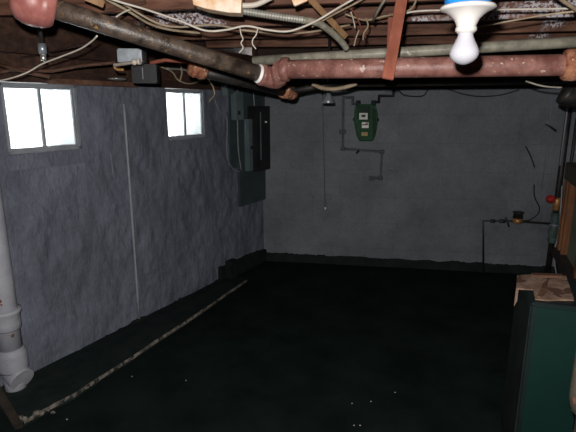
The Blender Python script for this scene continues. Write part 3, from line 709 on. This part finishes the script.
# pipes of the meter
o = MB().tube([mp_(358.5, 106, .14), mp_(358.5, 103.4, .14), mp_(353, 103.4, .12), mp_(353, 97.5, .10), mp_(343.5, 97.5, .06), mp_(343, 148.5, .022), mp_(382, 151.5, .022), mp_(380.3, 177.5, .022), mp_(370.5, 178, .022)], 0.0155, 12)
t2 = o.build('gas_pipe', 'gasgrey'); tag(t2, 'grey gas pipe stepping down and right from the left of the gas meter', 'pipe')
for p, ax_ in ((mp_(343, 148.5, .022), Z), (mp_(382, 151.5, .022), Z), (mp_(380.3, 177.5, .022), Z)):
    part(MB().lathe(p - Z*0.02, Z, [(0, 0.012), (0.004, 0.023), (0.036, 0.023), (0.04, 0.012)], 12), 'elbow', 'gasgrey', t2)
v_ = mp_(342.6, 131.5, .022)
part(MB().lathe(v_ - Vector((0.035, 0, 0)), Vector((1, 0, 0)), [(0, 0.008), (0.01, 0.023), (0.06, 0.023), (0.07, 0.008)], 12), 'valve', 'boxgrey', t2)
part(MB().tube([mp_(359, 150, .06), mp_(356.5, 152.5, .08)], 0.010, 8), 'stopcock', 'cable_k', t2)
part(MB().lathe(mp_(370.5, 178, .022), Vector((-1, 0, 0)), [(-0.02, 0.012), (-0.018, 0.022), (0.012, 0.022), (0.014, 0.012)], 12), 'end_plug', 'gasgrey', t2)
o = MB().tube([mp_(373.2, 106, .14), mp_(373.2, 102, .14), mp_(378.5, 102, .12), mp_(379, 96, .10), mp_(393, 96, .07), mp_(393.5, 84, .07)], 0.0155, 12).build('gas_pipe', 'ironblack'); tag(o, 'black gas pipe stepping up and right from the right of the gas meter', 'pipe')
cable('wire', [(349, 90, 4.75), (360, 93, 4.75), (370, 98, 4.75), (380, 94, 4.75)], 0.006, 'cable_k', 'black wire sagging above the gas meter', 'wire')
# small hooded lamp hanging, with its cord
hl = at(328.5, 97, 3.6)
t = thing('hooded_lamp', hl); tag(t, 'small grey hooded lamp hanging under the sagging conduit', 'lamp')
part(MB().lathe(at(328.5, 91.5, 3.6), -Z, [(0, 0.014), (0.012, 0.016), (0.03, 0.024), (0.055, 0.040), (0.078, 0.046), (0.084, 0.044), (0.085, 0.02)], 24), 'lamp_shade', 'steel', t)
part(MB().tube([at(328.5, 91.5, 3.6), at(328.5, 91.5, 3.6)*1.0 + Z*(JB-at(328.5, 91.5, 3.6).z + 0.003)], 0.010, 10), 'stem', 'ironblack', t)
pc = mp_(323, 99, .05)
t = thing('pull_cord', mp_(326, 208, .05)); tag(t, 'thin grey cord hanging straight down the back wall to a small white tip', 'cord')
part(MB().tube([Vector((pc.x, pc.y, JB)), pc, mp_(324.2, 150, .05), mp_(325.6, 206, .05)], 0.0038, 8), 'cord', 'gasgrey', t)
part(MB().lathe(mp_(325.7, 206, .05), -Z, [(0, 0.006), (0.008, 0.009), (0.022, 0.009), (0.028, 0.003)], 10), 'cord_tip', 'whitelabel', t)
def bcable(pts, r, mat, label, off=0.012, name='wall_cable', cat='cable'):
    return tag(MB().tube([bw(x, y, off) for x, y in pts], r, 8, curve=6).build(name, mat), label, cat)
bcable([(286, 173), (296, 168), (330, 169.5), (362, 172), (390, 168.5), (404, 171), (411, 180), (414, 193)], 0.005, 'cable_wall', 'painted over cable arching across the back wall below the gas pipe')
bcable([(299, 92), (300, 105), (312, 109), (345, 109)], 0.004, 'cable_wall', 'thin painted cable at the top left of the back wall')
bcable([(438, 88), (437, 110), (440, 140), (440, 185), (432, 200)], 0.005, 'cable_wall', 'painted cable running down the middle right of the back wall')
bcable([(525, 146), (530, 156), (534, 167)], 0.006, 'cable_k', 'upper black cable tail on the right of the back wall', 0.02)
bcable([(533, 184), (533.5, 196), (538, 206), (537, 213), (529, 219), (520, 220.5)], 0.006, 'cable_k', 'lower black cable curving to the horizontal pipe on the back wall', 0.03)
bcable([(444, 88), (462, 94), (480, 96.5), (500, 95), (518, 90)], 0.005, 'cable_k', 'thin black cable sagging along the top of the back wall', 0.03)
bcable([(284, 91), (296, 96), (304, 96), (310, 90), (318, 90)], 0.006, 'cable_k', 'black cable looping beside the rusty coupling', 0.05)
bcable([(398, 90), (405, 95.5), (422, 96), (428, 89)], 0.006, 'cable_k', 'black cable drooping at the top of the wall right of the gas pipe', 0.03)
# pipe loop low on the right of the back wall, with a small brass regulator
t = thing('water_pipe', bw(483, 262, .05)); tag(t, 'thin dark pipe frame low on the back wall with a small brass regulator', 'pipe')
q0 = bw(482.5, 268, .05); q0.z = 0.0
part(MB().tube([q0, bw(482, 219.5, .05), bw(516, 220, .05), bw(552, 221.5, .10)], 0.011, 12), 'pipe_run', 'ironblack', t)
rb = bw(515.5, 217, .07)
part(MB().lathe(rb - Z*0.045, Z, [(0, 0.03), (0.004, 0.042), (0.045, 0.046), (0.05, 0.03)], 14), 'regulator', 'brass', t)
part(MB().lathe(rb + Z*0.005, Z, [(0, 0.03), (0.004, 0.046), (0.045, 0.040), (0.055, 0.052), (0.062, 0.05), (0.063, 0.02)], 14), 'regulator_cap', 'ironblack', t)
part(MB().tube([bw(504, 216, .06), bw(507, 225, .07)], 0.008, 8), 'lever', 'ironblack', t)
part(MB().lathe(bw(489, 219.7, .05), Vector((1, 0, 0)), [(0, 0.011), (0.004, 0.018), (0.04, 0.018), (0.044, 0.011)], 12), 'coupling', 'ironblack', t)
part(MB().lathe(bw(498, 219.8, .05), Vector((1, 0, 0)), [(0, 0.011), (0.004, 0.018), (0.05, 0.018), (0.054, 0.011)], 12), 'coupling', 'ironblack', t)

# ------------------------------------------------------------------ riser pipes at right
g = onp(558.5, 190, Vector((0, YB-0.09, 0)), nB); rb_ = Vector((g.x, g.y, 0))
def rz(px, py):
    d = ray(px, py); return (CAM + d*((rb_-CAM).dot(fwdH)/d.dot(fwdH))).z
t = thing('riser_pipe', rb_); tag(t, 'black vertical riser pipe with a red valve at the right end of the back wall', 'pipe')
part(MB().tube([rb_, rb_ + Z*1.0, Vector((rb_.x, rb_.y, JB+0.02))], 0.026, 16), 'pipe_run', 'ironblack', t)
zt_, zv, zu = rz(551, 203), rz(552, 212), rz(551, 221)
part(MB().lathe(rb_ + Z*rz(551, 243), Z, [(0, 0.026), (0.01, 0.038), (0.05, 0.040), (0.07, 0.034), (0.09, 0.043), (0.12, 0.043), (0.14, 0.034), (rz(551, 213)-rz(551, 243), 0.036)], 18), 'valve_body', 'greenpatina', t)
part(MB().lathe(rb_ + Z*rz(551, 226), Z, [(0, 0.036), (0.004, 0.046), (0.02, 0.046), (0.024, 0.036)], 18), 'union_nut', 'steel', t)
part(MB().lathe(rb_ + Z*rz(553, 210), Z, [(0, 0.03), (0.01, 0.036), (0.06, 0.032), (0.10, 0.036), (0.12, 0.028)], 18), 'brass_neck', 'brass', t)
vp = at(550.5, 199, (rb_-CAM).dot(fwdH)-0.06)
vd = (Vector((-0.45, -0.85, 0))).normalized()
part(MB().lathe(vp - vd*0.01, vd, [(0, 0.02), (0.004, 0.036), (0.012, 0.040), (0.02, 0.036), (0.024, 0.018), (0.035, 0.012)], 10), 'valve_wheel', 'redvalve', t, label='red valve wheel')
part(MB().tube([vp, Vector((rb_.x, rb_.y, vp.z))], 0.012, 8), 'valve_stem', 'brass', t)
rc = rb_ + Vector((0.068, -0.02, 0))
o = MB().tube([Vector((rc.x, rc.y, 0)), Vector((rc.x, rc.y, JB))], 0.014, 12).build('riser_pipe', 'ironblack'); tag(o, 'slimmer black riser pipe close to the right of the black riser', 'pipe')
re_ = rb_ + Vector((-0.028, -0.035, 0))
o = MB().tube([Vector((re_.x, re_.y, rz(552, 165))), Vector((re_.x, re_.y, JB))], 0.0075, 10).build('thin_riser', 'conduit_pale'); tag(o, 'thin pale tube clipped to the left side of the black riser', 'tube')
rw = rb_ + Vector((-0.14, 0.02, 0))
o = MB().tube([Vector((rw.x, rw.y, rz(548, 190))), Vector((rw.x, rw.y, JB))], 0.004, 8).build('hanging_wire', 'cable_wall'); tag(o, 'thin grey wire hanging left of the risers', 'wire')
cl = at(553, 127.5, (rb_-CAM).dot(fwdH)-0.03)
o = MB().tube([cl + Vector((-0.07, 0, 0.03)), cl + Vector((-0.02, 0, 0.005)), cl + Vector((0.03, 0.0, -0.03))], [0.004, 0.009, 0.008], 8).build('pipe_clamp', 'ironblack'); tag(o, 'small black clamp sticking out left of the riser', 'clamp')
# round black duct elbow under the rusty collar
dl = at(573, 96, 2.75)
o = MB().tube([dl + Vector((-0.06, 0, 0.02)), dl + Vector((0.0, 0, 0.0)), dl + Vector((0.12, 0.0, 0.07)), dl + Vector((0.3, 0.02, 0.10)), dl + Vector((XR+0.25-dl.x, 0.02, 0.10))], [0.035, 0.06, 0.06, 0.06], 20, curve=5).build('black_elbow', 'ironblack'); tag(o, 'round black pipe elbow below the rusty collar at the right edge', 'pipe')
cable('cable', [(526, 81, 2.6), (538, 85, 2.62), (550, 87, 2.65), (562, 87.5, 2.68)], 0.0055, 'cable_w', 'pale cable end under the right end of the red pipe')
# white cord dropping beside the riser
cable('cord', [(562, 186, 3.85), (561, 205, 3.85), (559.5, 225, 3.85), (557, 240, 3.85), (554, 252, 3.85), (554.5, 262, 3.85), (556, 272, 3.85), (558, 285, 3.85)], 0.006, 'conduit_pale', 'white cord dropping in front of the riser beside the wooden partition', 'cord')

# ------------------------------------------------------------------ wooden partition on the right
D0 = 3.75
Pf_t = at(565.0, 164, D0); Pf_b = at(558.5, 254, D0)
pv = ray(473, CY)   # direction of its run
dP = Vector((ray(473, 105).x, ray(473, 105).y, 0)).normalized()   # away from us
nP = Vector((-dP.y, dP.x, 0)); nP = nP if (CAM-Pf_t).dot(nP) > 0 else -nP
rotP = Matrix((dP, nP, Z)).transposed()
base_ = Vector((Pf_b.x, Pf_b.y, 0)); LP_ = 1.9
zt_, zb_ = Pf_t.z, Pf_b.z
zt2 = onp(575, 170, base_, nP).z; print('partition', zt_, zb_, zt2, onp(574, 290, base_, nP).z)
def pw(s, z, off=0): return base_ - dP*s + Z*z + nP*off
o = MB().box(pw(LP_/2, (zb_-0.02)/2, -0.06), (LP_, 0.10, zb_-0.02), rotP, 0.004).build('partition_plinth', 'ironblack'); structure(o, 'dark low plinth under the wooden partition')
t = thing('wooden_partition', pw(0.5, zb_)); tag(t, 'wooden framed partition with orange studs and a grey green panel at the right edge', 'partition')
part(MB().box(pw(LP_/2, zb_+0.02, 0.0), (LP_, 0.09, 0.075), rotP, 0.004), 'bottom_rail', 'grimewood', t)
part(MB().box(pw(LP_/2, zt_-0.05, 0.0), (LP_, 0.07, 0.13), rotP, 0.004), 'top_rail', 'olive', t)
hz = zt_-zb_-0.12
for s_, w_ in ((0.015, 0.03), (0.075, 0.04), (0.20, 0.025), (0.75, 0.06), (1.4, 0.06)):
    part(MB().box(pw(s_, (zt_+zb_)/2-0.02, 0.0), (w_, 0.05, hz), rotP, 0.002), 'stud', 'orangewood', t)
part(MB().box(pw(0.145, (zt_+zb_)/2-0.02, -0.01), (0.085, 0.02, hz), rotP, 0.002), 'board_infill', 'olive', t)
part(MB().box(pw(1.06, (zt_+zb_)/2-0.02, -0.02), (1.62, 0.012, hz), rotP, 0.002), 'panel', 'greenpanel', t)
part(MB().lathe(onp(567, 279, base_, nP, 0.045), nP, [(0, 0.008), (0.006, 0.009), (0.01, 0.004)], 10), 'nail_head', 'nickel', t)

# ------------------------------------------------------------------ green cabinet with cardboard on it
zc_ = 0.86
cA = onz(533, 301, zc_); cB = onz(572, 300.5, zc_); cC = onz(544, 277, zc_)
fd = (cC-cA); fd.z = 0
q_ = ray(436, 105); cy = Vector((q_.x, q_.y, 0)).normalized()
cx = Vector((cy.y, -cy.x, 0))
dpt = 0.33; wdt = 0.46
print('cab', cA, cB, cC, fd.length)
rotC = Matrix((cx, cy, Z)).transposed()
def cp(a, b_, z): return Vector((cA.x, cA.y, 0)) + cx*a + cy*b_ + Z*z
t = thing('metal_cabinet', cp(wdt/2, dpt/2, 0)); tag(t, 'deep green metal cabinet in the lower right corner under torn cardboard', 'cabinet')
part(MB().box(cp(wdt/2, dpt/2, (zc_-0.02+0.06)/2), (wdt, dpt, zc_-0.08), rotC, 0.006), 'cabinet_body', 'cabinet', t)
part(MB().box(cp(-0.004, dpt/2, (zc_-0.02+0.06)/2), (0.006, dpt-0.01, zc_-0.09), rotC), 'side_panel', 'base', t, label='near black side panel')
part(MB().box(cp(0.006, -0.006, (zc_)/2), (0.016, 0.016, zc_-0.03), rotC, 0.002), 'corner_strip', 'cabinetdark', t)
part(MB().box(cp(wdt/2, dpt/2, 0.03), (wdt-0.04, dpt-0.04, 0.06), rotC), 'plinth', 'cabinetdark', t)
part(MB().box(cp(wdt/2, dpt/2, zc_-0.012), (wdt+0.008, dpt+0.008, 0.016), rotC, 0.003), 'cabinet_top', 'cabinetdark', t)
# cardboard sheets
def sheet(name, pts, z, th, label, wob=0.006, seed=0):
    P_ = [onz(x, y, z) for x, y in pts]
    mb = MB()
    c = sum(P_, Vector())/len(P_)
    mb.prism([p + Z*wob*noise.noise(p*9+Vector((seed, 0, 0))) for p in P_], (0, 0, th))
    o = mb.build(name, 'cardboard'); return tag(o, label, 'cardboard')
t_ = sheet('cardboard_sheet', [(517, 276), (536, 275.5), (552, 276), (566, 276.5), (574, 301), (560, 300), (548, 300.5), (535, 300), (533, 291), (516, 290)], zc_-0.001, 0.006, 'torn brown cardboard sheet covering the green cabinet and overhanging its left side')
fp = [onz(516, 290, zc_+0.002), onz(518.5, 290, zc_+0.002)]
flap = MB().prism([fp[0], fp[1], fp[1] - Z*0.05, fp[0] - Z*0.075], (0, 0.004, 0)); part(flap, 'hanging_corner', 'cardboard', t_)
o = sheet('cardboard_strip', [(531, 275), (538, 275), (552, 275.5), (562, 276), (562.5, 278), (531, 277.2)], zc_+0.0062, 0.010, 'pale narrow cardboard strip along the back of the cabinet top', 0.0, 3); o.data.materials[0] = M['sillwood']
o = sheet('cardboard_scrap', [(543, 284), (548, 280), (547, 292), (541, 298), (537, 297)], zc_+0.0062, 0.005, 'darker brown cardboard scrap lying on the sheet over the cabinet', 0.0, 5); o.data.materials[0] = M['sillwood']
# sack at the extreme right, front of the cabinet
sk = at(604, 357, 1.22)
mb = MB()
prof = [(0.0, 0.02), (0.006, 0.05), (0.04, 0.067), (0.12, 0.073), (0.22, 0.070), (0.27, 0.060), (0.285, 0.03), (0.29, 0.005)]
zlo = at(576, 416, 1.22).z
mb = MB()
prev = None; N_ = 28; ctr = Vector((sk.x, sk.y, 0))
prof = [(0.0, 0.04), (0.02, 0.055), (zlo+0.0, 0.045), (zlo+0.01, 0.062), (zlo+0.05, 0.068), (zlo+0.15, 0.070), (zlo+0.24, 0.066), (zlo+0.28, 0.055), (zlo+0.30, 0.02)]
for h, r in prof:
    rg = []
    for i in range(N_):
        a = 2*math.pi*i/N_; q = Vector((math.cos(a)*2, math.sin(a)*2, h*9))
        rr_ = r*(1+0.10*noise.noise(q))
        rg.append(mb.bm.verts.new(ctr + Vector((math.cos(a)*rr_, math.sin(a)*rr_, h))))
    if prev: mb.bridge(prev, rg)
    else: mb.bm.faces.new(rg[::-1])
    prev = rg
mb.bm.faces.new(prev)
o = mb.build('cloth_sack', 'sack'); tag(o, 'narrow beige cloth sack standing at the right edge in front of the green cabinet', 'sack')

# ------------------------------------------------------------------ floor bits at lower left
def chunk(px, py, s, seed, label, mat='chipped', z=HL):
    mb = MB(); t = bmesh.new(); bmesh.ops.create_icosphere(t, subdivisions=3, radius=1)
    c = onz(px, py, z)
    for v in t.verts:
        d = 1 + 0.45*noise.noise(v.co*1.3 + Vector((seed, 0, 0))) + 0.15*noise.noise(v.co*4 + Vector((seed, 0, 0)))
        v.co = Vector((v.co.x*s*1.4, v.co.y*s, max(v.co.z, -0.5)*s*0.7))*d + c + Z*s*0.35
    for f in t.faces: f.smooth = True
    mb.merge(t); tag(mb.build('mortar_chunk', mat), label, 'rubble', 'mortar rubble by the soil pipe')
chunk(38, 415, 0.022, 1, 'larger pale mortar chunk at the near end of the chipped edge', z=0.03)
chunk(46, 411, 0.014, 2, 'small mortar chunk just behind the larger pale one', z=0.03)
chunk(21, 420, 0.020, 5, 'dull mortar chunk in the lower left corner', z=0.03)
chunk(53, 413, 0.010, 9, 'tiny mortar crumb on the floor beside the chipped edge', z=0.006)
for i, (x, y) in enumerate(((67, 420), (75, 398), (84, 391), (186, 381), (395, 393), (371, 402), (352, 404), (354, 426), (360, 426), (132, 377))):
    c = onz(x, y, 0); t = bmesh.new(); bmesh.ops.create_icosphere(t, subdivisions=1, radius=0.0035)
    for v in t.verts: v.co = Vector((v.co.x, v.co.y, v.co.z*0.6)) + c + Z*0.004
    mb = MB(); mb.merge(t)
    tag(mb.build('plaster_crumb', 'whitelabel'), 'tiny white plaster crumb lying on the dark floor', 'crumb', 'plaster crumbs on the floor')
# dark board leaning at the lower left edge
a = at(-14, 372, 2.05); b_ = onz(20, 428, 0.045)
bar('leaning_board', a, b_, 0.04, 0.02, 'grimewood', 'dark brown board leaning in the lower left corner', 'board')
# dark stub block against left wall
sp_ = sz(227, 283)[0]
o = MB().box(lw(sp_, 0.10, 0.06), (0.11, 0.07, 0.20), rotL, 0.006).build('wall_stub', 'base'); tag(o, 'dark painted stub block against the foot of the left wall', 'block')

# ------------------------------------------------------------------ light
ld = bpy.data.lights.new('camera_flash', 'SPOT'); ld.energy = 215; ld.spot_size = R(150); ld.spot_blend = 0.6
ld.shadow_soft_size = 0.014; ld.color = (1.0, 0.97, 0.94)
lo = bpy.data.objects.new('camera_flash', ld); col.objects.link(lo)
lo.matrix_world = Matrix.Translation(CAM + up*0.085 - right*0.035) @ Matrix((right, up, -fwd)).transposed().to_4x4()
w = bpy.data.worlds.new('sky'); scene.world = w; w.use_nodes = True
bg = w.node_tree.nodes['Background']; bg.inputs[0].default_value = (0.90, 0.97, 1.0, 1); bg.inputs[1].default_value = 9.0
vs = scene.view_settings; vs.view_transform = 'Standard'; vs.look = 'None'; vs.gamma = 1; vs.exposure = 0; vs.use_curve_mapping = False
